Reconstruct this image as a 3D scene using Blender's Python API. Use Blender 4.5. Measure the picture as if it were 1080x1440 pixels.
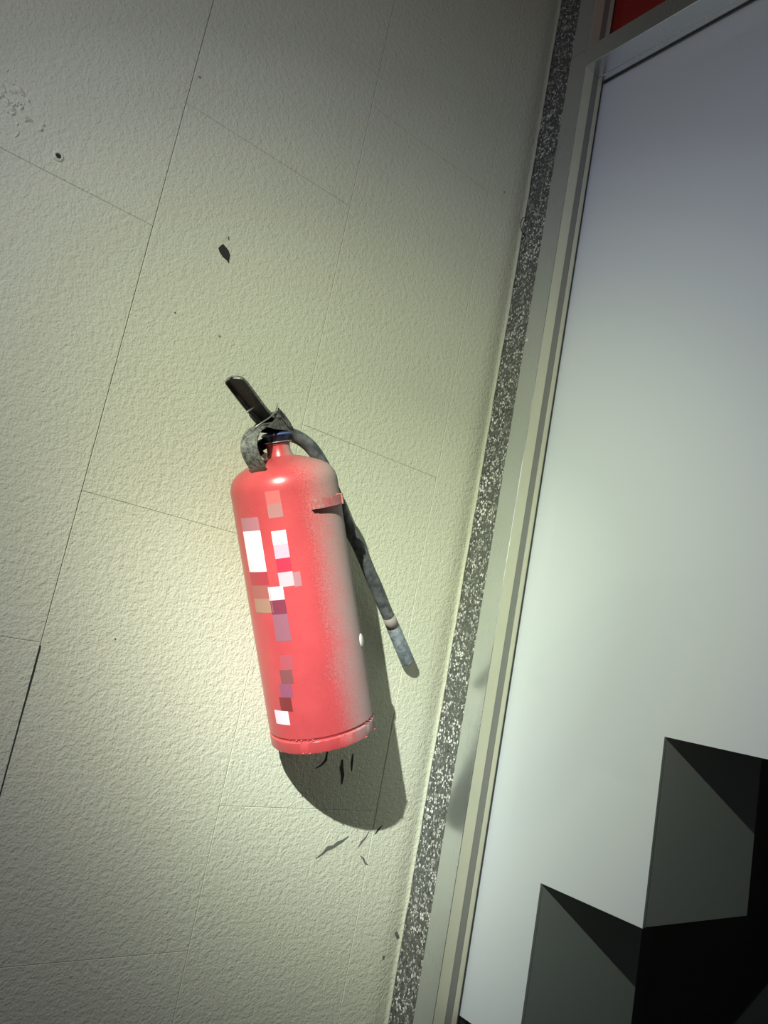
import bpy, bmesh, math, random
from mathutils import Vector, Matrix, noise
random.seed(7)
for o in list(bpy.data.objects): bpy.data.objects.remove(o)
scn = bpy.context.scene
C = scn.collection
Z0 = 1.45                       # camera height above the pavement; every height below is measured from the camera
R3 = math.radians

# ------------------------------------------------------------------ camera
cam = bpy.data.cameras.new('camera'); co = bpy.data.objects.new('camera', cam); C.objects.link(co)
right = Vector((0.76014800, -0.62262311, 0.18578343)); up = Vector((-0.25972132, -0.02907045, 0.96524595)); fwd = Vector((0.59558363, 0.78198170, 0.18380633))
m = Matrix.Identity(4)
for i, v in enumerate((right, up, -fwd)):
    for j in range(3): m[j][i] = v[j]
m.translation = (0, -0.75, Z0)
co.matrix_world = m
cam.sensor_fit = 'VERTICAL'; cam.sensor_height = 36.0; cam.lens = 36.0 * 1076.04 / 1440
cam.clip_start = 0.01
scn.camera = co

# ------------------------------------------------------------------ world, lamp, exposure
w = bpy.data.worlds.new('world'); scn.world = w; w.use_nodes = True
w.node_tree.nodes['Background'].inputs[0].default_value = (0.93, 0.94, 1.0, 1)
w.node_tree.nodes['Background'].inputs[1].default_value = 0.062
TORCH = Vector((-0.395, -0.70, 0.485 + Z0)); AIM = TORCH + Vector((0.8105, 0.5133, -0.2822))
ld = bpy.data.lights.new('hand_torch_light', 'SPOT'); lo = bpy.data.objects.new('hand_torch_light', ld); C.objects.link(lo)
lo.location = TORCH; lo.rotation_euler = (AIM - TORCH).to_track_quat('-Z', 'Y').to_euler()
ld.energy = 98; ld.shadow_soft_size = 0.006; ld.spot_size = R3(110); ld.spot_blend = 0.6
ld.use_nodes = True
nt = ld.node_tree; em = nt.nodes['Emission']
geo = nt.nodes.new('ShaderNodeNewGeometry'); dot = nt.nodes.new('ShaderNodeVectorMath'); dot.operation = 'DOT_PRODUCT'
ax = (AIM - TORCH).normalized(); dot.inputs[1].default_value = tuple(ax)
nt.links.new(geo.outputs['Incoming'], dot.inputs[0])
ab = nt.nodes.new('ShaderNodeMath'); ab.operation = 'ABSOLUTE'; nt.links.new(dot.outputs['Value'], ab.inputs[0])
ac = nt.nodes.new('ShaderNodeMath'); ac.operation = 'ARCCOSINE'; nt.links.new(ab.outputs[0], ac.inputs[0])
mr = nt.nodes.new('ShaderNodeMath'); mr.operation = 'MULTIPLY'; mr.inputs[1].default_value = 180 / math.pi / 50; nt.links.new(ac.outputs[0], mr.inputs[0])
beam = nt.nodes.new('ShaderNodeValToRGB'); nt.links.new(mr.outputs[0], beam.inputs[0])     # beam profile, 0..50 degrees off the axis
tint = nt.nodes.new('ShaderNodeValToRGB'); nt.links.new(mr.outputs[0], tint.inputs[0])     # the beam's greenish core and lilac rim
def ramp(node, stops):
    cr = node.color_ramp
    while len(cr.elements) > 1: cr.elements.remove(cr.elements[-1])
    cr.elements[0].position = stops[0][0]; cr.elements[0].color = (*stops[0][1], 1)
    for p, c in stops[1:]:
        e = cr.elements.new(p); e.color = (*c, 1)
BEAM = [(0, .915), (5, .704), (10, .46), (15, .346), (20, .22), (25, .137), (30, .082), (35, .062), (40, .05), (50, .03)]
CORE = (0.7161, 0.5302, -0.4540); CORE_DEG = 7.7; CORE_GAIN = 1.152
ramp(beam, [(a / 50, (v, v, v)) for a, v in BEAM])
ramp(tint, [(0, (.92, 1, .80)), (.20, (.92, 1, .82)), (.30, (.95, 1, .86)), (.40, (.96, 1, .98)), (.54, (.98, 1, 1.2)), (.68, (1.0, 1, 1.22)), (1, (1.05, 1, 1.15))])
# the torch's hot core sits a little to one side of its wide spill
core = nt.nodes.new('ShaderNodeVectorMath'); core.operation = 'DOT_PRODUCT'; core.inputs[1].default_value = CORE; nt.links.new(geo.outputs['Incoming'], core.inputs[0])
def lm_(op, a, b=None):
    n = nt.nodes.new('ShaderNodeMath'); n.operation = op
    for i, v in enumerate((a, b)):
        if v is None: continue
        if isinstance(v, (int, float)): n.inputs[i].default_value = v
        else: nt.links.new(v, n.inputs[i])
    return n.outputs[0]
th = lm_('MULTIPLY', lm_('ARCCOSINE', lm_('ABSOLUTE', core.outputs['Value'])), 180 / math.pi / CORE_DEG)
hot = lm_('MULTIPLY', lm_('EXPONENT', lm_('MULTIPLY', lm_('MULTIPLY', th, th), -1)), CORE_GAIN)
nt.links.new(lm_('ADD', beam.outputs[0], hot), em.inputs['Strength'])
white = nt.nodes.new('ShaderNodeMix'); white.data_type = 'RGBA'; nt.links.new(lm_('MINIMUM', lm_('MULTIPLY', hot, .9), 1.0), white.inputs[0])
nt.links.new(tint.outputs[0], white.inputs[6]); white.inputs[7].default_value = (.93, 1, .98, 1); nt.links.new(white.outputs[2], em.inputs['Color']); 
vs = scn.view_settings
scn.display_settings.display_device = 'sRGB'
vs.view_transform = 'Standard'; vs.look = 'None'; vs.gamma = 1; vs.use_curve_mapping = False; vs.exposure = 0

# ------------------------------------------------------------------ materials
def lin(c): return tuple(((x / 255) / 12.92 if x <= 10 else (((x / 255) + .055) / 1.055) ** 2.4) for x in c)
class Mat:
    def __init__(s, name, col=(.5, .5, .5), rough=.6, metal=0.0, spec=.5):
        s.m = bpy.data.materials.new(name); s.m.use_nodes = True; s.t = s.m.node_tree; s.n = s.t.nodes
        s.b = s.n['Principled BSDF']; s.b.inputs['Base Color'].default_value = (*col, 1)
        s.b.inputs['Roughness'].default_value = rough; s.b.inputs['Metallic'].default_value = metal
        s.b.inputs['Specular IOR Level'].default_value = spec; s.c = None
    def node(s, typ, **k):
        n = s.n.new(typ)
        for a, v in k.items():
            if a in n.inputs.keys(): n.inputs[a].default_value = v
            else: setattr(n, a, v)
        return n
    def link(s, a, b): s.t.links.new(a, b)
    def coord(s, space='Object'):
        if not s.c: s.c = s.node('ShaderNodeNewGeometry').outputs['Position'] if space == 'World' else s.node('ShaderNodeTexCoord').outputs[space]
        return s.c
    def noise(s, scale, detail=3, rough=.5, dist=0, vec=None):
        n = s.node('ShaderNodeTexNoise', Scale=scale, Detail=detail, Roughness=rough, Distortion=dist); s.link(vec or s.coord(), n.inputs['Vector']); return n.outputs['Fac']
    def ramp(s, fac, stops):
        n = s.node('ShaderNodeValToRGB'); ramp(n, stops); s.link(fac, n.inputs[0]); return n.outputs[0]
    def range(s, fac, a, b, c=0, d=1):
        n = s.node('ShaderNodeMapRange'); s.link(fac, n.inputs[0])
        for i, v in enumerate((a, b, c, d)): n.inputs[i + 1].default_value = v
        return n.outputs[0]
    def math(s, op, a, b=None):
        n = s.node('ShaderNodeMath', operation=op)
        for i, v in enumerate((a, b)):
            if v is None: continue
            if isinstance(v, (int, float)): n.inputs[i].default_value = v
            else: s.link(v, n.inputs[i])
        return n.outputs[0]
    def mix(s, fac, a, b, blend='MIX'):
        n = s.node('ShaderNodeMix', data_type='RGBA', blend_type=blend)
        for i, v in ((0, fac), (6, a), (7, b)):
            if isinstance(v, (int, float)): n.inputs[i].default_value = v
            elif isinstance(v, tuple): n.inputs[i].default_value = (*v, 1)
            else: s.link(v, n.inputs[i])
        return n.outputs[2]
    def color(s, o): s.link(o, s.b.inputs['Base Color'])
    def rough(s, o): s.link(o, s.b.inputs['Roughness'])
    def bump(s, h, strength=.3, dist=.001):
        n = s.node('ShaderNodeBump', Strength=strength, Distance=dist); s.link(h, n.inputs['Height'])
        if s.b.inputs['Normal'].links: s.link(s.b.inputs['Normal'].links[0].from_socket, n.inputs['Normal'])
        s.link(n.outputs[0], s.b.inputs['Normal'])

def plaster(name, base):
    P = Mat(name, base, .75, spec=.3); P.coord('World')
    big = P.noise(4, 4, .6); mid = P.noise(170, 3, .6); fin = P.noise(420, 2, .6)
    c = P.mix(P.range(big, .35, .7), base, tuple(v * .94 for v in base))
    c = P.mix(P.range(fin, .25, .42, .2, 0), c, (base[0] * .5, base[1] * .5, base[2] * .5))
    spots = P.node('ShaderNodeTexVoronoi', Scale=13.0); P.link(P.c, spots.inputs['Vector'])
    c = P.mix(P.range(spots.outputs['Distance'],   .016, .024, .7, 0), c, (.07, .07, .05))
    P.color(c)
    h = P.math('ADD', P.math('MULTIPLY', mid, .75), P.math('MULTIPLY', fin, .38))
    P.bump(h, 1.0, .0024)
    return P
WALL = plaster('cream_stippled_plaster', (.675, .685, .52))
EDGE = plaster('plaster_edge', (.67, .675, .53))
JOINT = Mat('joint_filler', (.30, .29, .22), .9)
SOFTJ = Mat('soft_joint_filler', (.44, .44, .34), .9)
DARKJ = Mat('joint_open', (.05, .05, .04), .9)

TZ = Mat('terrazzo', (.2, .2, .2), .55); TZ.coord('World')
mp = TZ.node('ShaderNodeMapping'); TZ.link(TZ.c, mp.inputs[0]); mp.inputs['Scale'].default_value = (1, 1, .8)
nz = TZ.node('ShaderNodeTexNoise', Scale=60.0); TZ.link(mp.outputs[0], nz.inputs['Vector'])
wv = TZ.node('ShaderNodeMix', data_type='VECTOR'); wv.inputs[0].default_value = .006; TZ.link(mp.outputs[0], wv.inputs[4]); TZ.link(nz.outputs['Color'], wv.inputs[5])
vo = TZ.node('ShaderNodeTexVoronoi', Scale=350.0, Randomness=1.0); TZ.link(wv.outputs[1], vo.inputs['Vector'])
edge = TZ.node('ShaderNodeTexVoronoi', feature='DISTANCE_TO_EDGE', Scale=350.0); TZ.link(wv.outputs[1], edge.inputs['Vector'])
sep = TZ.node('ShaderNodeSeparateColor'); TZ.link(vo.outputs['Color'], sep.inputs[0])
chip = TZ.ramp(sep.outputs[0], [(0, (.04, .042, .04)), (.25, (.10, .105, .095)), (.5, (.15, .155, .14)), (.60, (.42, .43, .38)), (.78, (.72, .73, .66)), (1, (.85, .85, .8))])
mask = TZ.range(edge.outputs['Distance'], .05, .16)
patch = TZ.range(TZ.noise(28, 2), .40, .55, .6, 1)
TZ.color(TZ.mix(TZ.math('MULTIPLY', mask, patch), (.105, .11, .095), chip))
TZ.bump(TZ.range(edge.outputs['Distance'], 0, .2), .5, .0006)

def alu(name, col, metal, rough):
    A = Mat(name, col, rough, metal, .5); A.coord('World')
    mp = A.node('ShaderNodeMapping'); A.link(A.c, mp.inputs[0]); mp.inputs['Scale'].default_value = (1, 1, .02)
    st = A.noise(900, 2, .5, vec=mp.outputs[0]); d = A.noise(14, 4, .6)
    A.rough(A.math('ADD', A.range(st, .3, .7, rough - .05, rough + .05), A.range(d, .4, .7, 0, .08)))
    A.color(A.mix(A.range(d, .45, .75, 0, .35), col, tuple(v * .82 for v in col)))
    A.bump(st, .06, .0002)
    return A
ALU = alu('anodised_aluminium', (.77, .80, .82), .92, .2)
ALU2 = alu('aluminium_reveal', (.70, .70, .53), .15, .45)
GROOVE = Mat('grey_glazing_strip', (.25, .25, .22), .6)
GASK = Mat('dark_gasket', (.03, .03, .028), .7)

WHITE = Mat('white_lacquered_board', (.82, .81, .84), .45); WHITE.coord('World')
WHITE.color(WHITE.mix(WHITE.range(WHITE.noise(3, 3), .35, .7, 0, .5), (.885, .885, .955), (.855, .855, .925)))
vw = WHITE.node('ShaderNodeTexVoronoi', Scale=9.0); WHITE.link(WHITE.c, vw.inputs['Vector'])
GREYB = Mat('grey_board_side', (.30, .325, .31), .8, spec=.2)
BLACKI = Mat('black_interior', (.035, .039, .042), .9, spec=.1)
REDB = Mat('red_board', (.42, .012, .010), .5)
PAVE = Mat('grey_pavement', (.22, .22, .21), .85)
PAVE.color(PAVE.mix(PAVE.range(PAVE.noise(30, 4), .3, .7), (.16, .16, .15), (.28, .28, .26)))

GL = bpy.data.materials.new('window_glass'); GL.use_nodes = True; t = GL.node_tree; t.nodes.clear()
out = t.nodes.new('ShaderNodeOutputMaterial'); mx = t.nodes.new('ShaderNodeMixShader'); tr = t.nodes.new('ShaderNodeBsdfTransparent'); gs = t.nodes.new('ShaderNodeBsdfGlossy'); fr = t.nodes.new('ShaderNodeFresnel')
tr.inputs[0].default_value = (.95, .965, .955, 1); gs.inputs['Roughness'].default_value = .03; fr.inputs[0].default_value = 1.35
gg = t.nodes.new('ShaderNodeNewGeometry'); bf = t.nodes.new('ShaderNodeMath'); bf.operation = 'SUBTRACT'; bf.inputs[0].default_value = 1; t.links.new(gg.outputs['Backfacing'], bf.inputs[1]); ml = t.nodes.new('ShaderNodeMath'); ml.operation = 'MULTIPLY'; t.links.new(fr.outputs[0], ml.inputs[0]); t.links.new(bf.outputs[0], ml.inputs[1]); t.links.new(ml.outputs[0], mx.inputs[0]); t.links.new(tr.outputs[0], mx.inputs[1]); t.links.new(gs.outputs[0], mx.inputs[2]); t.links.new(mx.outputs[0], out.inputs[0])
class _G: m = GL
GLASS = _G

# extinguisher frame: axis (u), right along wall (w), out of wall towards the viewer (n)
TH = 0.42931; AX = Vector((-math.sin(TH), 0, math.cos(TH))); EX = Vector((math.cos(TH), 0, math.sin(TH))); OUT = Vector((0, -1, 0))
BR = 0.05667; BASE = Vector((0.5043, -BR - .0004, -0.0902 + Z0))
BM = Matrix.Identity(4)
for i, v in enumerate((EX, -OUT, AX)):          # local X = right, Y = into wall, Z = up the bottle
    for j in range(3): BM[j][i] = v[j]
BM.translation = BASE

def red(name, dust=1.0):
    P = Mat(name, (.5, .02, .02), .35, spec=.5)
    g = P.node('ShaderNodeNewGeometry'); d = P.node('ShaderNodeVectorMath', operation='DOT_PRODUCT'); P.link(g.outputs['Normal'], d.inputs[0])
    # dust settles on the flank of the leaning bottle that faces the sky
    up_side = (EX * .93 + AX * .10 + OUT * .28).normalized(); d.inputs[1].default_value = tuple(up_side)
    fine = P.noise(750, 3, .75); soft = P.noise(25, 4, .6)
    f = P.math('ADD', P.range(d.outputs['Value'], -.10, .98, 0, 1), P.math('MULTIPLY', P.math('SUBTRACT', fine, .5), .95))
    f = P.math('ADD', f, P.math('MULTIPLY', P.math('SUBTRACT', soft, .5), .35))
    f = P.range(f, .10, .88, .03, .92 * dust)
    base = P.mix(P.range(soft, .3, .7), (.53, .062, .066), (.45, .045, .050))
    P.color(P.mix(f, base, (.40, .355, .32)))
    P.rough(P.range(f, 0, .7, .27, .8))
    P.bump(fine, .12, .0003)
    return P
RED = red('dusty_red_enamel'); REDS = Mat('dusty_red_strap', (.42, .14, .13), .6)
REDS.color(REDS.mix(REDS.range(REDS.noise(240, 4, .7), .35, .65), (.46, .085, .085), (.40, .22, .20)))
GUN = Mat('dusty_grey_metal', (.16, .16, .145), .5, .35)
GUN.color(GUN.mix(GUN.range(GUN.noise(260, 4, .7), .38, .66), (.07, .07, .065), (.30, .295, .26)))
BLK = Mat('black_lever_paint', (.022, .022, .02), .5)
BLK.color(BLK.mix(BLK.range(BLK.noise(200, 3, .6), .5, .8, 0, .6), (.016, .016, .015), (.09, .09, .08)))
NAVY = Mat('navy_plastic', (.012, .014, .04), .4)
BLUE = Mat('blue_plastic_rim', (.08, .13, .32), .4)
RUB = Mat('dusty_black_rubber', (.05, .05, .05), .65)
RUB.color(RUB.mix(RUB.range(RUB.noise(90, 4, .65), .38, .66), (.055, .06, .062), (.17, .18, .185)))
NOZ = Mat('dusty_blue_grey_nozzle', (.2, .22, .25), .6)
NOZ.color(NOZ.mix(NOZ.range(NOZ.noise(110, 4, .6), .4, .68), (.13, .155, .175), (.34, .37, .38)))
BAND = Mat('dusty_tan_band', (.30, .26, .23), .7)
STEEL = Mat('grey_wire', (.32, .32, .30), .4, .6)
WHT = Mat('white_plastic', (.62, .60, .56), .5)
SCR = Mat('bare_grey_mark', (.13, .135, .11), .9); DRK = Mat('dark_hole', (.03, .032, .025), .9); PLS = Mat('pale_plaster_flake', (.72, .70, .60), .8)

# ------------------------------------------------------------------ mesh helpers
def put(name, bm, mat, parent=None, smooth=False, mw=None, bevel=0):
    me = bpy.data.meshes.new(name)
    bmesh.ops.recalc_face_normals(bm, faces=bm.faces)
    bm.to_mesh(me); bm.free()
    if mat: me.materials.append(mat.m)
    if smooth:
        for p in me.polygons: p.use_smooth = True
    o = bpy.data.objects.new(name, me); C.objects.link(o)
    if parent: o.parent = parent
    if mw is not None: o.matrix_local = mw
    if bevel:
        b = o.modifiers.new('bevel', 'BEVEL'); b.width = bevel; b.segments = 2; b.limit_method = 'ANGLE'
    return o
def box(bm, x0, x1, y0, y1, z0, z1):
    vs = [bm.verts.new((x, y, z)) for x in (x0, x1) for y in (y0, y1) for z in (z0, z1)]
    for f in ((0, 1, 3, 2), (4, 6, 7, 5), (0, 4, 5, 1), (2, 3, 7, 6), (0, 2, 6, 4), (1, 5, 7, 3)): bm.faces.new([vs[i] for i in f])
    return vs
def boxo(name, mat, x0, x1, y0, y1, z0, z1, parent=None, bevel=0):
    bm = bmesh.new(); box(bm, min(x0, x1), max(x0, x1), min(y0, y1), max(y0, y1), z0 + Z0, z1 + Z0); return put(name, bm, mat, parent, bevel=bevel)
def prism(bm, poly, fn):
    """poly: list of 2D points; fn(p, side) -> 3D; makes a closed extrusion"""
    a = [bm.verts.new(fn(p, 0)) for p in poly]; b = [bm.verts.new(fn(p, 1)) for p in poly]
    bm.faces.new(a); bm.faces.new(b[::-1]); n = len(poly)
    for i in range(n): bm.faces.new((a[i], a[(i + 1) % n], b[(i + 1) % n], b[i]))
def lathe(bm, prof, seg=64, wob=None):
    rings = []
    for k, (r, z) in enumerate(prof):
        if r < 1e-6: rings.append([bm.verts.new((0, 0, z))]); continue
        ring = []
        for i in range(seg):
            a = 2 * math.pi * i / seg; dr, dz = wob(k, a) if wob else (0, 0)
            ring.append(bm.verts.new(((r + dr) * math.cos(a), (r + dr) * math.sin(a), z + dz)))
        rings.append(ring)
    for A, B in zip(rings, rings[1:]):
        for i in range(seg):
            j = (i + 1) % seg
            if len(A) == 1 and len(B) == 1: break
            if len(A) == 1: bm.faces.new((A[0], B[j], B[i]))
            elif len(B) == 1: bm.faces.new((A[i], A[j], B[0]))
            else: bm.faces.new((A[i], A[j], B[j], B[i]))
def catmull(P, n=8):
    P = [Vector(p) for p in P]; Q = [P[0] * 2 - P[1]] + P + [P[-1] * 2 - P[-2]]; o = []
    for i in range(1, len(Q) - 2):
        for k in range(n):
            t = k / n; a, b, c, d = Q[i - 1:i + 3]
            o.append(.5 * ((2 * b) + (c - a) * t + (2 * a - 5 * b + 4 * c - d) * t * t + (3 * b - a - 3 * c + d) * t ** 3))
    return o + [P[-1]]
def tube(bm, pts, r, seg=14, cap=True, rf=None):
    pts = [Vector(p) for p in pts]; n = len(pts); prev = None; rings = []
    for i, p in enumerate(pts):
        t = (pts[min(i + 1, n - 1)] - pts[max(i - 1, 0)]).normalized()
        if prev is None: x = t.orthogonal().normalized()
        else: x = (prev - t * prev.dot(t)).normalized()
        prev = x; y = t.cross(x); rr = rf(i / (n - 1)) if rf else r
        rings.append([bm.verts.new(p + (x * math.cos(2 * math.pi * k / seg) + y * math.sin(2 * math.pi * k / seg)) * rr) for k in range(seg)])
    for A, B in zip(rings, rings[1:]):
        for k in range(seg): bm.faces.new((A[k], A[(k + 1) % seg], B[(k + 1) % seg], B[k]))
    if cap: bm.faces.new(rings[0][::-1]); bm.faces.new(rings[-1])
def empty(name, loc=(0, 0, 0)):
    o = bpy.data.objects.new(name, None); C.objects.link(o); o.location = loc; o.empty_display_size = .05; return o
def tag(o, **k):
    for a, v in k.items(): o[a] = v
    return o
def struct(o, label): return tag(o, kind='structure', label=label)

# ------------------------------------------------------------------ wall_left : rendered tall panels in staggered bond
wl = boxo('wall_left', DARKJ, -1.4, .80, .0065, .20, -1.45, 1.9)
struct(wl, 'pale cream stippled plaster wall of tall staggered panels with hairline joints')
COLX = [-1.10, -.883, -.665, -.4465, -.2275, -.0085, .2105, .4307, .6467]
ROWZ = {0: .3821, 1: .1003}                       # a joint height of the odd and of the even columns
PH = .4272
def panel(x0, x1, z0, z1, gx, gz):
    bm = bmesh.new(); h = gx / 2
    v = [(x0 + h, z0 + gz / 2), (x1 - h, z0 + gz / 2), (x1 - h, z1 - gz / 2), (x0 + h, z1 - gz / 2)]
    b = .0004
    back = [bm.verts.new((x, .0065, z + Z0)) for x, z in v]
    side = [bm.verts.new((x, b, z + Z0)) for x, z in v]
    cx = sum(x for x, z in v) / 4; cz = sum(z for x, z in v) / 4
    fr = [bm.verts.new((x + (b if x < cx else -b), 0, z + (b if z < cz else -b) + Z0)) for x, z in v]
    bm.faces.new(fr)
    for A, B in ((back, side), (side, fr)):
        for i in range(4): bm.faces.new((A[i], A[(i + 1) % 4], B[(i + 1) % 4], B[i]))
    return put('wall_panel', bm, WALL, wl)
OFF = {5: .3821, 6: .1003, 7: .2437, 8: .2437}
for ci in range(8):
    x0, x1 = COLX[ci], COLX[ci + 1]
    z = OFF.get(ci, .3821 if ci % 2 else .1003)
    while z > -1.45: z -= PH
    while z < 1.85:
        a, b = max(z, -1.45), min(z + PH, 1.85)
        if b - a > .02: panel(x0, x1, a, b, .0007, .0005)
        z += PH
# filler strips that close most of the faint joints to a hairline
def filler(x, w, y, z0, z1, m=JOINT):
    bm = bmesh.new(); box(bm, x - w / 2, x + w / 2, y, .0066, z0 + Z0, z1 + Z0); put('joint_filler', bm, m, wl)
for x, y, mm in ((.2105, .0022, JOINT), (.4307, .0008, SOFTJ), (.6467, .0005, SOFTJ), (-.0085, .0008, SOFTJ)): filler(x, .0014, y, -1.45, 1.85, mm)
for ci in range(8):
    z = OFF.get(ci, .3821 if ci % 2 else .1003)
    while z > -1.45: z -= PH
    while z < 1.85:
        if z > -1.44:
            bm = bmesh.new(); box(bm, COLX[ci] + .0005, COLX[ci + 1] - .0005, .0006, .0066, z - .0006 + Z0, z + .0006 + Z0); put('joint_filler', bm, SOFTJ, wl)
        z += PH
bm = bmesh.new()                                                   # a stretch of the left joint that has opened up
prism(bm, [(.2098, -.048), (.2113, -.048), (.2115, -.075), (.2109, -.12), (.2107, -.20), (.2101, -.20), (.2098, -.12)], lambda p, s: (p[0], -.0004 + s * .003, p[1] + Z0))
put('open_crack', bm, DRK, wl)
# rounded plaster margin next to the terrazzo, ending in a thin lip
bm = bmesh.new()
prof = [(.6471, .0060), (.6471, .0003), (.6475, .0), (.6482, .0), (.688, .0), (.690, .0), (.700, .0003), (.708, .0012), (.715, .0025), (.721, .0033), (.7264, .0035), (.7271, .0022), (.7284, .0020), (.7298, .0028), (.7305, .006)]
zs = [i * .01 - 1.45 for i in range(331)]; rows = []
for z in zs:
    j = noise.noise(Vector((0, 3.1, z * 40))) * .0009 + noise.noise(Vector((0, 7.7, z * 9))) * .0010
    rows.append([bm.verts.new((x + (j if x > .722 else 0), y, z + Z0)) for x, y in prof])
for A, B in zip(rows, rows[1:]):
    for i in range(len(prof) - 1): bm.faces.new((A[i], A[i + 1], B[i + 1], B[i]))
put('plaster_margin', bm, WALL, wl, smooth=True)

def blob(name, cx, cz, pts, mat, y=-.0006, th=.0006):
    bm = bmesh.new(); prism(bm, pts, lambda p, s: (cx + p[0] / 1000, y + s * th, cz + p[1] / 1000 + Z0)); return put(name, bm, mat, wl)
tag(blob('paint_chip', .2905, .393, [(-4.5, 8), (-1.2, 6.6), (3.6, 4), (6.4, 0), (6.6, -4.6), (7.4, -9.6), (4.6, -7.4), (-.8, -6.0), (-5.6, -2.6), (-8.2, 1.0), (-6.8, 4.2)], DRK), label='dark leaf-shaped chip in the plaster')
blob('paint_chip', .2907, .410, [(-.5, 2.4), (.3, 1.5), (1.1, -1.6), (.5, -1.8), (-.4, .6)], DRK)
# wall plug hole with a raised ring
bm = bmesh.new(); lathe(bm, [(.0024, .0002), (.0027, .0016), (.0042, .0019), (.0054, .0002)], 18)
pl = put('wall_plug', bm, EDGE, wl, smooth=True, mw=Matrix.Translation((.1098, 0, .4015 + Z0)) @ Matrix.Rotation(R3(90), 4, 'X'))
bm = bmesh.new(); lathe(bm, [(0, .0004), (.0027, .0004), (.0027, 0)], 14); put('plug_hole', bm, DRK, pl, mw=Matrix.Translation((.0009, .0003, .0004)))
# scuffs and scratches below the bottle
def stroke(cx, cz, pts, mat, name='scratch', wd=1.6):
    bm = bmesh.new(); n = len(pts); L = []; Rr = []
    for i, p in enumerate(pts):
        a = Vector(pts[max(i - 1, 0)]); b = Vector(pts[min(i + 1, n - 1)]); d = (b - a).normalized(); nn = Vector((-d.y, d.x)); wv = wd * math.sin(math.pi * (i + .35) / (n - .3)) * random.uniform(.6, 1.2) / 2
        L.append(Vector(p) + nn * wv); Rr.append(Vector(p) - nn * wv)
    prism(bm, L + Rr[::-1], lambda p, s: (cx + p[0] / 1000, -.0005 + s * .0006, cz + p[1] / 1000 + Z0)); return put(name, bm, mat, wl)
stroke(.5908, -.2268, [(-22, -11), (-14, -6), (-8, 0), (0, 2), (6, 6), (13, 9), (20, 14)], SCR, wd=5.5)
stroke(.582, -.214, [(-4, -8), (-3, -2), (1, 4), (4, 1), (4, -6)], PLS, wd=1.8)
stroke(.6355, -.2162, [(-7, -9), (-3, -3), (2, 2), (5, 9)], SCR, wd=2.4)
stroke(.640, -.240, [(-6, 5), (0, 1), (4, -4), (9, -6)], SCR, wd=2.2)
stroke(.5532, -.1292, [(-9, -9), (-2, -5), (3, 1), (3, 12)], DRK, wd=3.2)
stroke(.584, -.138, [(2, -16), (1, -6), (-3, 3), (-4, 12)], DRK, wd=7)
stroke(.596, -.128, [(1, -10), (-1, 0), (-2, 10)], DRK, wd=3.2)
stroke(.655, -.205, [(-4, -5), (0, 0), (5, 5)], DRK, wd=2.6)
blob('speck', .3325, .2512, [(-1, 0), (0, 1.1), (1.2, .2), (.3, -1.1)], DRK)
blob('speck', .2543, .3051, [(-.9, 0), (0, .9), (.9, .1), (.1, -.9)], DRK)
blob('speck', .2770, -.031, [(-.9, 0), (0, .9), (.9, .1), (.1, -.9)], DRK)
blob('speck', .7146, -.3293, [(-3, 2), (0, 4), (2.6, 1), (3.6, -2), (.6, -3.6), (-1.4, -1)], SCR)
blob('speck', .700, -.355, [(-1.5, 2), (1, 2.4), (1, -2), (-1, -1.4)], SCR)
# rough patch of torn plaster at the upper left: little ridges
bm = bmesh.new()
for k in range(46):
    cx = random.gauss(.060, .015); cz = random.gauss(.427, .009) - (cx - .062) * .25; r = random.uniform(.0013, .0034); a = random.uniform(0, 3.14)
    st = random.uniform(1, 2.4); top = bm.verts.new((cx, -r * .75, cz + Z0)); ring = []
    for i in range(6):
        q = 2 * math.pi * i / 6; dx, dz = r * st * math.cos(q), r * math.sin(q); ring.append(bm.verts.new((cx + dx * math.cos(a) - dz * math.sin(a), .0003, cz + Z0 + dx * math.sin(a) + dz * math.cos(a))))
    for i in range(6): bm.faces.new((top, ring[i], ring[(i + 1) % 6]))
tag(put('rough_plaster_patch', bm, EDGE, wl), kind='stuff', label='rough patch of lumpy plaster')
# thin loose hair-like cable end hooked at the plaster margin
bm = bmesh.new(); tube(bm, catmull([(.7245, -.002, .672 + Z0), (.7185, -.004, .667 + Z0), (.7165, -.004, .657 + Z0), (.7200, -.004, .648 + Z0), (.7290, -.003, .644 + Z0), (.7300, .002, .640 + Z0)], 6), .0006, 8)
tag(put('wire', bm, BLK, None, True), label='short dark curled wire sticking out beside the speckled terrazzo strip', category='wire')

# ------------------------------------------------------------------ terrazzo strip
bm = bmesh.new()
box(bm, .7304, .80, -.0393, .0064, 0.0, 3.35)
struct(put('trim_1', bm, TZ), 'speckled grey terrazzo strip between plaster wall and aluminium frame')

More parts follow.
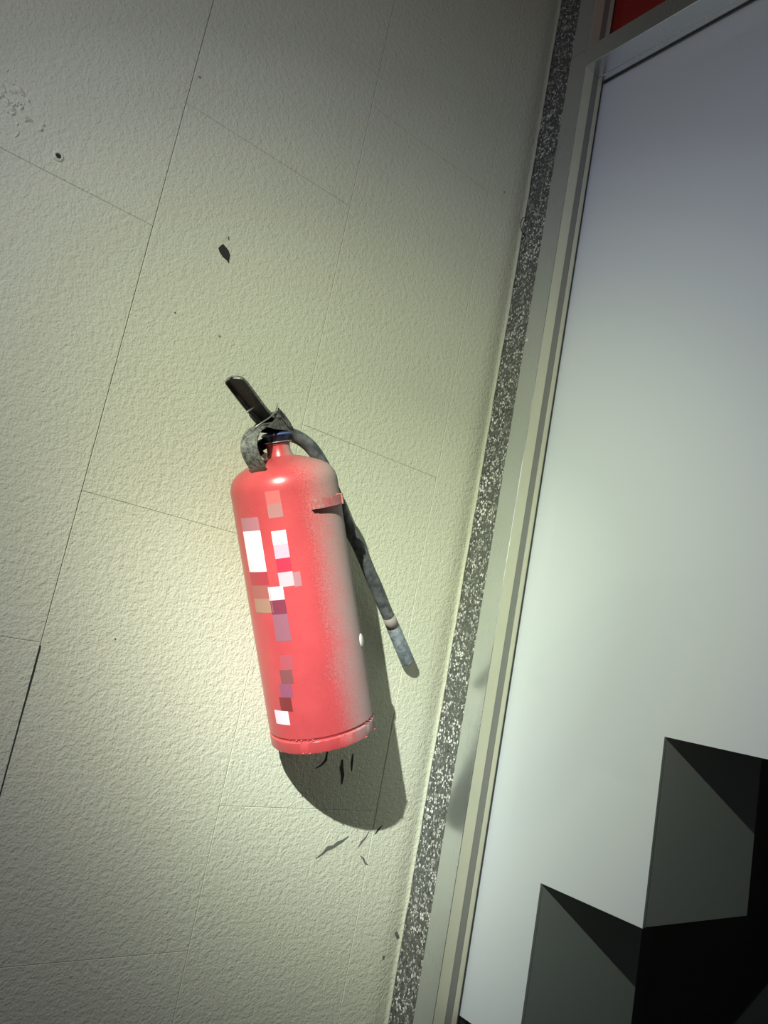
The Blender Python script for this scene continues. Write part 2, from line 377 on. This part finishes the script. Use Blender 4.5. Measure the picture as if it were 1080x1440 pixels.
# ------------------------------------------------------------------ window_1 : aluminium frame with white board and red board behind glass
YF0, YF1, YE = -.0396, -.0712, -1.75
wd = struct(empty('window_1', (.7302, YF0, Z0 - .95)), 'aluminium framed shop window with deep reveal beside terrazzo strip')
wi = Matrix.Translation(-wd.location)
def wpart(name, bm, mat, smooth=False, bevel=0, parent=None):
    return put(name, bm, mat, parent or wd, smooth, mw=(wi if parent is None else Matrix.Identity(4)), bevel=bevel)
def stile(name, y0, y1, z0, z1):                       # hollow-profile stile: face, stepped reveal with glazing groove
    s = -1 if y1 < y0 else 1
    P = [(.7285, y0), (.7285, y1 - s * .0006), (.7291, y1), (.7480, y1), (.7480, y1 - s * .0010), (.7484, y1 - s * .0022), (.7600, y1 - s * .0022), (.7602, y1), (.7695, y1), (.7695, y1 - s * .006), (.80, y1 - s * .006), (.80, y0)]
    fb = bmesh.new(); prism(fb, P, lambda p, k: (p[0], p[1], (z1 if k else z0) + Z0)); o = wpart(name, fb, ALU)
    o.data.materials.append(ALU2.m)
    gb = bmesh.new(); box(gb, .7482, .7600, min(y1 - s * .0030, y1 - s * .0008), max(y1 - s * .0030, y1 - s * .0008), z0 + .002 + Z0, z1 - .002 + Z0); wpart('glazing_strip', gb, GROOVE)
    for f in o.data.polygons:
        c = f.center
        if abs(f.normal.y) > .9 and (c.y - y0) * s > abs(y1 - y0) * .8 and c.x < .77: f.material_index = 1
    return o
stile('lower_stile', YF0, YF1, -.95, .9292)
stile('upper_stile', YF0, YF1, .9298, 1.80)
stile('lower_stile', YE - .0316, YE, -.95, .9292); stile('upper_stile', YE - .0316, YE, .9298, 1.80)
def rail(name, z0, z1):
    P = [(.7287, z0 + .0006), (.7293, z0), (.7470, z0), (.7474, z0 + .0012), (.7590, z0 + .0012), (.7594, z0), (.7695, z0), (.7695, z0 + .006), (.80, z0 + .006), (.80, z1 - .006), (.7695, z1 - .006), (.7695, z1), (.7293, z1), (.7287, z1 - .0006)]
    fb = bmesh.new(); prism(fb, P, lambda p, k: (p[0], YF1 + .0002 + k * (YE - YF1), p[1] + Z0)); return wpart(name, fb, ALU)
rail('transom_rail', .8985, .9325); rail('head_rail', 1.80, 1.84); rail('bottom_rail', -.99, -.95)
for z0, z1 in ((-.95, .8985), (.9325, 1.80)):
    fb = bmesh.new(); box(fb, .7696, .7726, YE - .004, YF1 + .004, z0 - .004 + Z0, z1 + .004 + Z0); o = wpart('glass_pane', fb, GLASS)
    fb = bmesh.new()
    g = .0012
    box(fb, .7690, .7697, YF1 - g, YF1 + .001, z0 + Z0, z1 + Z0); box(fb, .7690, .7697, YE, YF1, z1 - g * 1.6 + Z0, z1 + .001 + Z0)
    wpart('gasket', fb, GASK)
fb = bmesh.new(); lathe(fb, [(0, .0008), (.0022, .0006), (.0034, 0), (0, -.0001)], 12)
tag(put('paint_drop', fb, WHT, wd, True, mw=wi @ Matrix.Translation((.7284, -.0425, .467 + Z0)) @ Matrix.Rotation(R3(-90), 4, 'Y')), label='small white paint drop')

# stepped white board
XB, XI = .7732, .998
sb = empty('stepped_board', (XB, -.0712, Z0 - .3980))
tag(sb, label='large white board with a stair-stepped lower edge, behind the main glass', category='board')
si = Matrix.Translation(-sb.location)
edges = [(-.0680, -.3980), (-.1604, -.3980), (-.1604, -.2172), (-.2924, -.2172), (-.2924, -.0256)]
y, z = -.2924, -.0256
while y > -1.55:
    y -= .132; edges.append((y, z)); z = min(z + .1885, .89); edges.append((y, z))
edges.append((YE, z))
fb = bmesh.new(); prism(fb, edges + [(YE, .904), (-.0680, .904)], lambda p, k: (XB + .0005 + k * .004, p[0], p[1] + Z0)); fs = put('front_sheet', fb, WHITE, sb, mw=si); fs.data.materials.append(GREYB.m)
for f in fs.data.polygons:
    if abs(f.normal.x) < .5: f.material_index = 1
for i in range(0, len(edges) - 2, 2):
    (ya, za), (yb, zb), (yc, zc) = edges[i], edges[i + 1], edges[i + 2]
    fb = bmesh.new(); box(fb, XB + .0046, XI, yb + .0095, ya, za + .0006 + Z0, za + .010 + Z0); put('tread_soffit', fb, GREYB, sb, mw=si)
    if zc > zb:
        fb = bmesh.new(); box(fb, XB + .0046, XI, yb + .0008, yb + .009, zb + .0006 + Z0, zc + .0004 + Z0); put('riser_side', fb, GREYB, sb, mw=si)
# red board
fb = bmesh.new(); box(fb, .7740, .780, YE, -.068, .935 + Z0, 1.795 + Z0)
tag(put('red_board', fb, REDB, bevel=.0004), label='dark red board behind the small upper pane at the top edge', category='board')
# interior and outdoor shell
struct(boxo('wall_back', BLACKI, 1.25, 1.35, -2.2, .0, -1.45, 1.9), 'black back wall behind the window')
struct(boxo('wall_side', BLACKI, .801, 1.25, -.030, .0, -1.45, 1.9), 'black inner side wall behind the window')
struct(boxo('wall_right', EDGE, .7302, .801, -2.2, .0 + YF0 - .0002, -1.45, -.992), 'low plinth wall under the window')
struct(boxo('floor', PAVE, -2.2, 1.35, -2.6, .2, -1.50, -1.45), 'grey pavement below')

# ------------------------------------------------------------------ fire extinguisher
fe = empty('fire_extinguisher'); fe.matrix_world = BM
tag(fe, label='dusty red fire extinguisher hanging tilted against the cream plaster wall', category='fire extinguisher')
I4 = Matrix.Identity(4)
def part(name, bm, mat, smooth=True, parent=None, bevel=0): return put(name, bm, mat, parent or fe, smooth, mw=I4, bevel=bevel)
prof = [(0, .006), (.046, .006), (.0505, .0015), (.0545, .0000), (.0562, .0006), (.0565, .0014), (.0565, .0118), (.0558, .0126), (.0546, .0132), (.0552, .0148), (.0563, .0162), (.0563, .262)]
prof[-1] = (.0563, .2675)
prof += [(.0561, .2715), (.0553, .2756), (.0538, .2796), (.0514, .2834), (.0480, .2868), (.0436, .2898), (.0380, .2926), (.0318, .2951), (.0256, .2974), (.0200, .2992), (.0160, .3002)]
prof += [(.0140, .3010), (.0133, .3035), (.0124, .3060), (.0120, .3120), (.0128, .3128), (.0128, .3146), (.0100, .3150), (0, .3150)]
def wob(k, a):
    if 2 <= k <= 6: return (noise.noise(Vector((math.cos(a) * 6, math.sin(a) * 6, k * .2))) * .0004, noise.noise(Vector((math.cos(a) * 9, math.sin(a) * 9, 3))) * .0008)
    return (0, 0)
bm = bmesh.new(); lathe(bm, prof, 128, wob); body = part('cylinder_body', bm, RED); body.data.set_sharp_from_angle(angle=R3(32))
# weld bead lumps along the base seam
bm = bmesh.new()
for k in range(46):
    a = random.choice([random.gauss(R3(138), .10), random.gauss(R3(62), .14), random.uniform(0, 6.28)]); z = random.choice([.0135, .0145, .0010, .013]); r = random.uniform(.0005, .0012); rr = .0567 if z < .01 else .0560
    bmesh.ops.create_icosphere(bm, subdivisions=1, radius=r, matrix=Matrix.Translation((rr * math.cos(a), -rr * math.sin(a), z + random.uniform(-.001, .001))) @ Matrix.Diagonal((1, 1, .8, 1)))
tag(part('weld_bead', bm, RED, parent=body), kind='stuff')
# cylinder-surface patch (angle measured from right towards the viewer)
def cyl(a, r, z): return (r * math.cos(R3(a)), -r * math.sin(R3(a)), z)
def patch_cyl(bm, a0, a1, z0, z1, r0, r1, n=10):
    g = []
    for r in (r0, r1):
        for z in (z0, z1): g.append([bm.verts.new(cyl(a0 + (a1 - a0) * i / n, r, z)) for i in range(n + 1)])
    for i in range(n):
        for A, B in ((0, 1), (2, 3), (0, 2), (1, 3)): bm.faces.new((g[A][i], g[A][i + 1], g[B][i + 1], g[B][i]))
    for i in (0, n): bm.faces.new((g[0][i], g[1][i], g[3][i], g[2][i]))
# printed label: unreadable blocks of print on the side below the lever
def hitcol(c): return {'A': (154, 180), 'B': (139, 156), 'C': (127, 142), 'D': (119.5, 127)}[c]
LAB = [('C', .268, .255, (240, 125, 120)), ('C', .255, .2415, (210, 145, 140)),
       ('A', .2445, .231, (215, 140, 150)), ('A', .231, .203, (252, 252, 254)), ('A', .203, .1895, (255, 228, 235)), ('A', .1895, .1755, (205, 75, 85)), ('A', .1755, .162, (200, 115, 105)), ('A', .162, .1475, (200, 150, 125)),
       ('C', .2285, .2150, (244, 242, 247)), ('C', .2150, .2010, (250, 180, 195)), ('C', .2010, .1870, (250, 65, 90)), ('C', .1870, .1725, (252, 185, 190)), ('D', .1855, .1710, (210, 145, 150)),
       ('B', .1735, .1600, (255, 222, 225)), ('B', .1600, .1455, (155, 70, 90)), ('B', .1455, .1180, (180, 115, 130)),
       ]
LAB2 = [(141, 155.5, .1030, .0885, (210, 100, 110)), (144, 158.5, .0885, .0740, (160, 95, 95)), (147, 162, .0740, .0600, (175, 100, 125)), (150, 165, .0600, .0455, (150, 65, 65)), (156, 176, .0455, .0310, (252, 225, 235))]
lm = {}
def lab(a0, a1, z1, z0, c):
    k = 'print_%d_%d_%d' % c
    if k not in lm: lm[k] = Mat(k, tuple(v * (.80 if c[2] > 170 else .62) for v in lin(c)), .35)
    bm = bmesh.new(); patch_cyl(bm, a0, a1, z0, z1, .0560, .05645, 6); return part('label_block', bm, lm[k], smooth=False)
for c, z1, z0, col in LAB: lab(*hitcol(c), z1, z0, col)
for a0, a1, z1, z0, col in LAB2: lab(a0, a1, z1, z0, col)
# hanging strap on the upper side of the bottle
bm = bmesh.new(); patch_cyl(bm, 57, 94, .2435, .2535, .0600, .0615, 12)
patch_cyl(bm, 94, 98, .2437, .2533, .0562, .0608, 2)
part('hanging_strap', bm, REDS, smooth=False)
bm = bmesh.new(); prism(bm, [(.0563, .2425), (.0630, .2432), (.0630, .2540), (.0563, .2545)], lambda p, s: cyl(55.5 + s * 2.0, p[0], p[1])); part('strap_lug', bm, REDS, smooth=False)
# white oval plug on the side
bm = bmesh.new(); bmesh.ops.create_uvsphere(bm, u_segments=20, v_segments=12, radius=1, matrix=Matrix.Translation(cyl(48, .0563, .0965)) @ Matrix.Rotation(R3(-48), 4, 'Z') @ Matrix.Diagonal((.0022, .0066, .0074, 1)))
part('plug', bm, WHT)['label'] = 'small white oval plug on the side'

# valve
bm = bmesh.new(); lathe(bm, [(0, .3150), (.0115, .3150), (.0118, .3160), (.0142, .3215), (.0148, .3225), (.0146, .3255), (.0088, .3262), (.0088, .3330), (.0070, .3340), (0, .3340)], 40); part('valve_body', bm, NAVY)
bm = bmesh.new(); lathe(bm, [(.0144, .3222), (.0156, .3224), (.0159, .3233), (.0156, .3243), (.0144, .3245)], 48); part('blue_ring', bm, BLUE)
bm = bmesh.new(); lathe(bm, [(0, .3148), (.0150, .3149), (.0152, .3158), (.0120, .3162)], 40); part('neck_washer', bm, STEEL)
# sheet channel swept along a path in the plane of lever and handle: path (w, u) in mm, half width, flange depth (to the left of travel)
def channel(name, path, hw, fd, th, mat, mat_in=None, n=7, side=1):
    P = catmull([Vector((a / 1000, 0, b / 1000)) for a, b in path], n); N = len(P)
    bm = bmesh.new(); secs = []
    for i, p in enumerate(P):
        t = (P[min(i + 1, N - 1)] - P[max(i - 1, 0)]).normalized(); nn = Vector((-t.z, 0, t.x)) * side; s = i / (N - 1)
        h = hw(s) / 1000; f = fd(s) / 1000; T = th / 1000; Y = Vector((0, 1, 0)); c = min(.0022, f * .6)
        sec = [(-h, -f), (-h, -c), (-h + c, 0), (h - c, 0), (h, -c), (h, -f), (h - T, -f), (h - T, -c - T * .4), (h - c - T * .4, -T), (-h + c + T * .4, -T), (-h + T, -c - T * .4), (-h + T, -f)]
        secs.append([bm.verts.new(p + Y * a + nn * b) for a, b in sec])
    k = len(secs[0]); inner = []
    for A, B in zip(secs, secs[1:]):
        for i in range(k):
            f = bm.faces.new((A[i], A[(i + 1) % k], B[(i + 1) % k], B[i]))
            if 6 <= i <= 10: f.material_index = 1
    for S in (secs[0][::-1], secs[-1]):
        for q in ((0, 1, 10, 11), (1, 2, 9, 10), (2, 3, 8, 9), (3, 4, 7, 8), (4, 5, 6, 7)): bm.faces.new([S[j if S is secs[-1] else k - 1 - j] for j in q])
    o = part(name, bm, mat, smooth=False); o.data.materials.append((mat_in or mat).m); return o
# the head is turned 30 degrees about the bottle's axis, so lever and handle stand away from the wall
H0 = len(fe.children)
lever = channel('lever', [(21, 329), (8, 333), (-5, 339), (-26.5, 351), (-47, 367.5), (-61, 379), (-69, 382.5)], lambda s: (8.6 + 2.6 * min(1, s * 1.6)) * math.sqrt(max(.08, 1 - (max(0, s - .82) / .185) ** 2)), lambda s: 8.6 - 7 * s if s < .5 else 5.1 - 3.4 * (s - .5), 1.1, GUN, BLK, side=-1)
lever['label'] = 'black hollow underside with grey edges'
handle = channel('carry_handle', [(14, 336), (2, 337), (-24, 335.5), (-47, 329.5), (-58.5, 319), (-59.5, 306), (-50.5, 292)], lambda s: 8.6 + 1.0 * s, lambda s: 2.8 if s > .3 else 6 - 10.6 * s, 1.3, GUN, side=-1)
for s in (-1, 1):
    bm = bmesh.new(); prism(bm, [(-34, 331), (-24, 335), (-12, 342), (-8, 344), (0, 339), (14, 329), (13, 325.5), (2, 326.5), (-16, 328)], lambda p, k: (p[0] / 1000, s * (.0098 + k * .0012), p[1] / 1000)); part('cheek_plate', bm, GUN, smooth=False)
    bm = bmesh.new(); prism(bm, [(-14, 340), (-8, 350), (3, 343), (13, 334), (16.5, 328), (14, 325.5), (5, 331), (-6, 340)], lambda p, k: (p[0] / 1000, s * (.0111 + k * .0011), p[1] / 1000)); part('lever_cheek', bm, GUN, smooth=False)
for (a, b) in ((13, 328.5), (-6, 345), (-2, 341.5)):
    bm = bmesh.new(); bmesh.ops.create_cone(bm, cap_ends=True, segments=16, radius1=.0019, radius2=.0019, depth=.0262, matrix=Matrix.Translation((a / 1000, 0, b / 1000)) @ Matrix.Rotation(R3(90), 4, 'X')); part('rivet', bm, GUN if a > 20 else BLK)
bm = bmesh.new(); tube(bm, [(-.0465, .0, .3450), (-.040, .0, .3395), (-.028, .0, .3330)], .0012, 8); part('safety_pin', bm, BLK)
bm = bmesh.new(); tube(bm, [(-.0510, 0, .3478), (-.0440, 0, .3500), (-.036, 0, .3520)], .0009, 8); part('pin_tail', bm, STEEL)
bm = bmesh.new(); tube(bm, catmull([(-.0105, -.0125, .3540), (-.0130, -.0128, .3500), (-.0190, -.0125, .3450), (-.0300, -.0115, .3400), (-.0400, -.0085, .3360), (-.0450, -.0020, .3316), (-.042, .003, .3270)], 6), .0007, 8); part('seal_wire', bm, STEEL)
for ch in fe.children:
    if ch.name.split('.')[0] in ('lever', 'carry_handle', 'cheek_plate', 'lever_cheek', 'rivet', 'safety_pin', 'pin_tail', 'seal_wire'): ch.matrix_local = Matrix.Rotation(R3(30), 4, 'Z')
# pressure gauge housing on the wall side of the valve
bm = bmesh.new(); g0 = Vector((-.004, .006, .3190)); g1 = Vector((-.020, .013, .3125)); tube(bm, [g0, g0.lerp(g1, .7), g0.lerp(g1, .72), g1, g1], .008, 20, rf=lambda q: [.0055, .0060, .0095, .0098, .0085][round(q * 4)]); part('gauge', bm, NAVY)

# hose and nozzle
HOSE = [(.4690, -.048, .1588), (.4819, -.047, .1425), (.5005, -.045, .1273), (.5177, -.042, .1130), (.5355, -.038, .0967), (.5546, -.033, .0793), (.5760, -.027, .0616), (.5911, -.0235, .0485)]
fi = BM.inverted()
def W(x, y, z): return fi @ Vector((x, y, z + Z0))
top = [Vector((.004, .001, .3260)), Vector((.014, .003, .3240)), Vector((.0310, .005, .3170)), Vector((.0450, .006, .3050)), Vector((.0575, .008, .2850)), Vector((.0645, .009, .2640))]
mid = [W(*p) for p in HOSE]
path = catmull(top + mid, 8)
bm = bmesh.new(); tube(bm, path, .0074, 18); hose = part('hose', bm, RUB)
e0, e1 = W(.5911, -.0235, .0485), W(.6417, -.0135, .0011); d = (e1 - e0)
bm = bmesh.new(); tube(bm, [e0 - d * .02, e0 + d * .20], .0080, 20); b1 = part('hose_band', bm, BAND); b1['label'] = 'dusty tan band on the hose'
bm = bmesh.new(); tube(bm, [e0 + d * .20, e0 + d * .22, e0 + d * .98, e0 + d, e0 + d, e0 + d * .8], .0082, 22, cap=False, rf=lambda s: [.0076, .0084, .0088, .0086, .0066, .0064][round(s * 5)]); nz = part('nozzle', bm, NOZ, parent=None)
bm = bmesh.new(); tube(bm, [e0 + d * .8, e0 + d * .86], .0066, 16); part('nozzle_bore', bm, BLK, parent=nz)
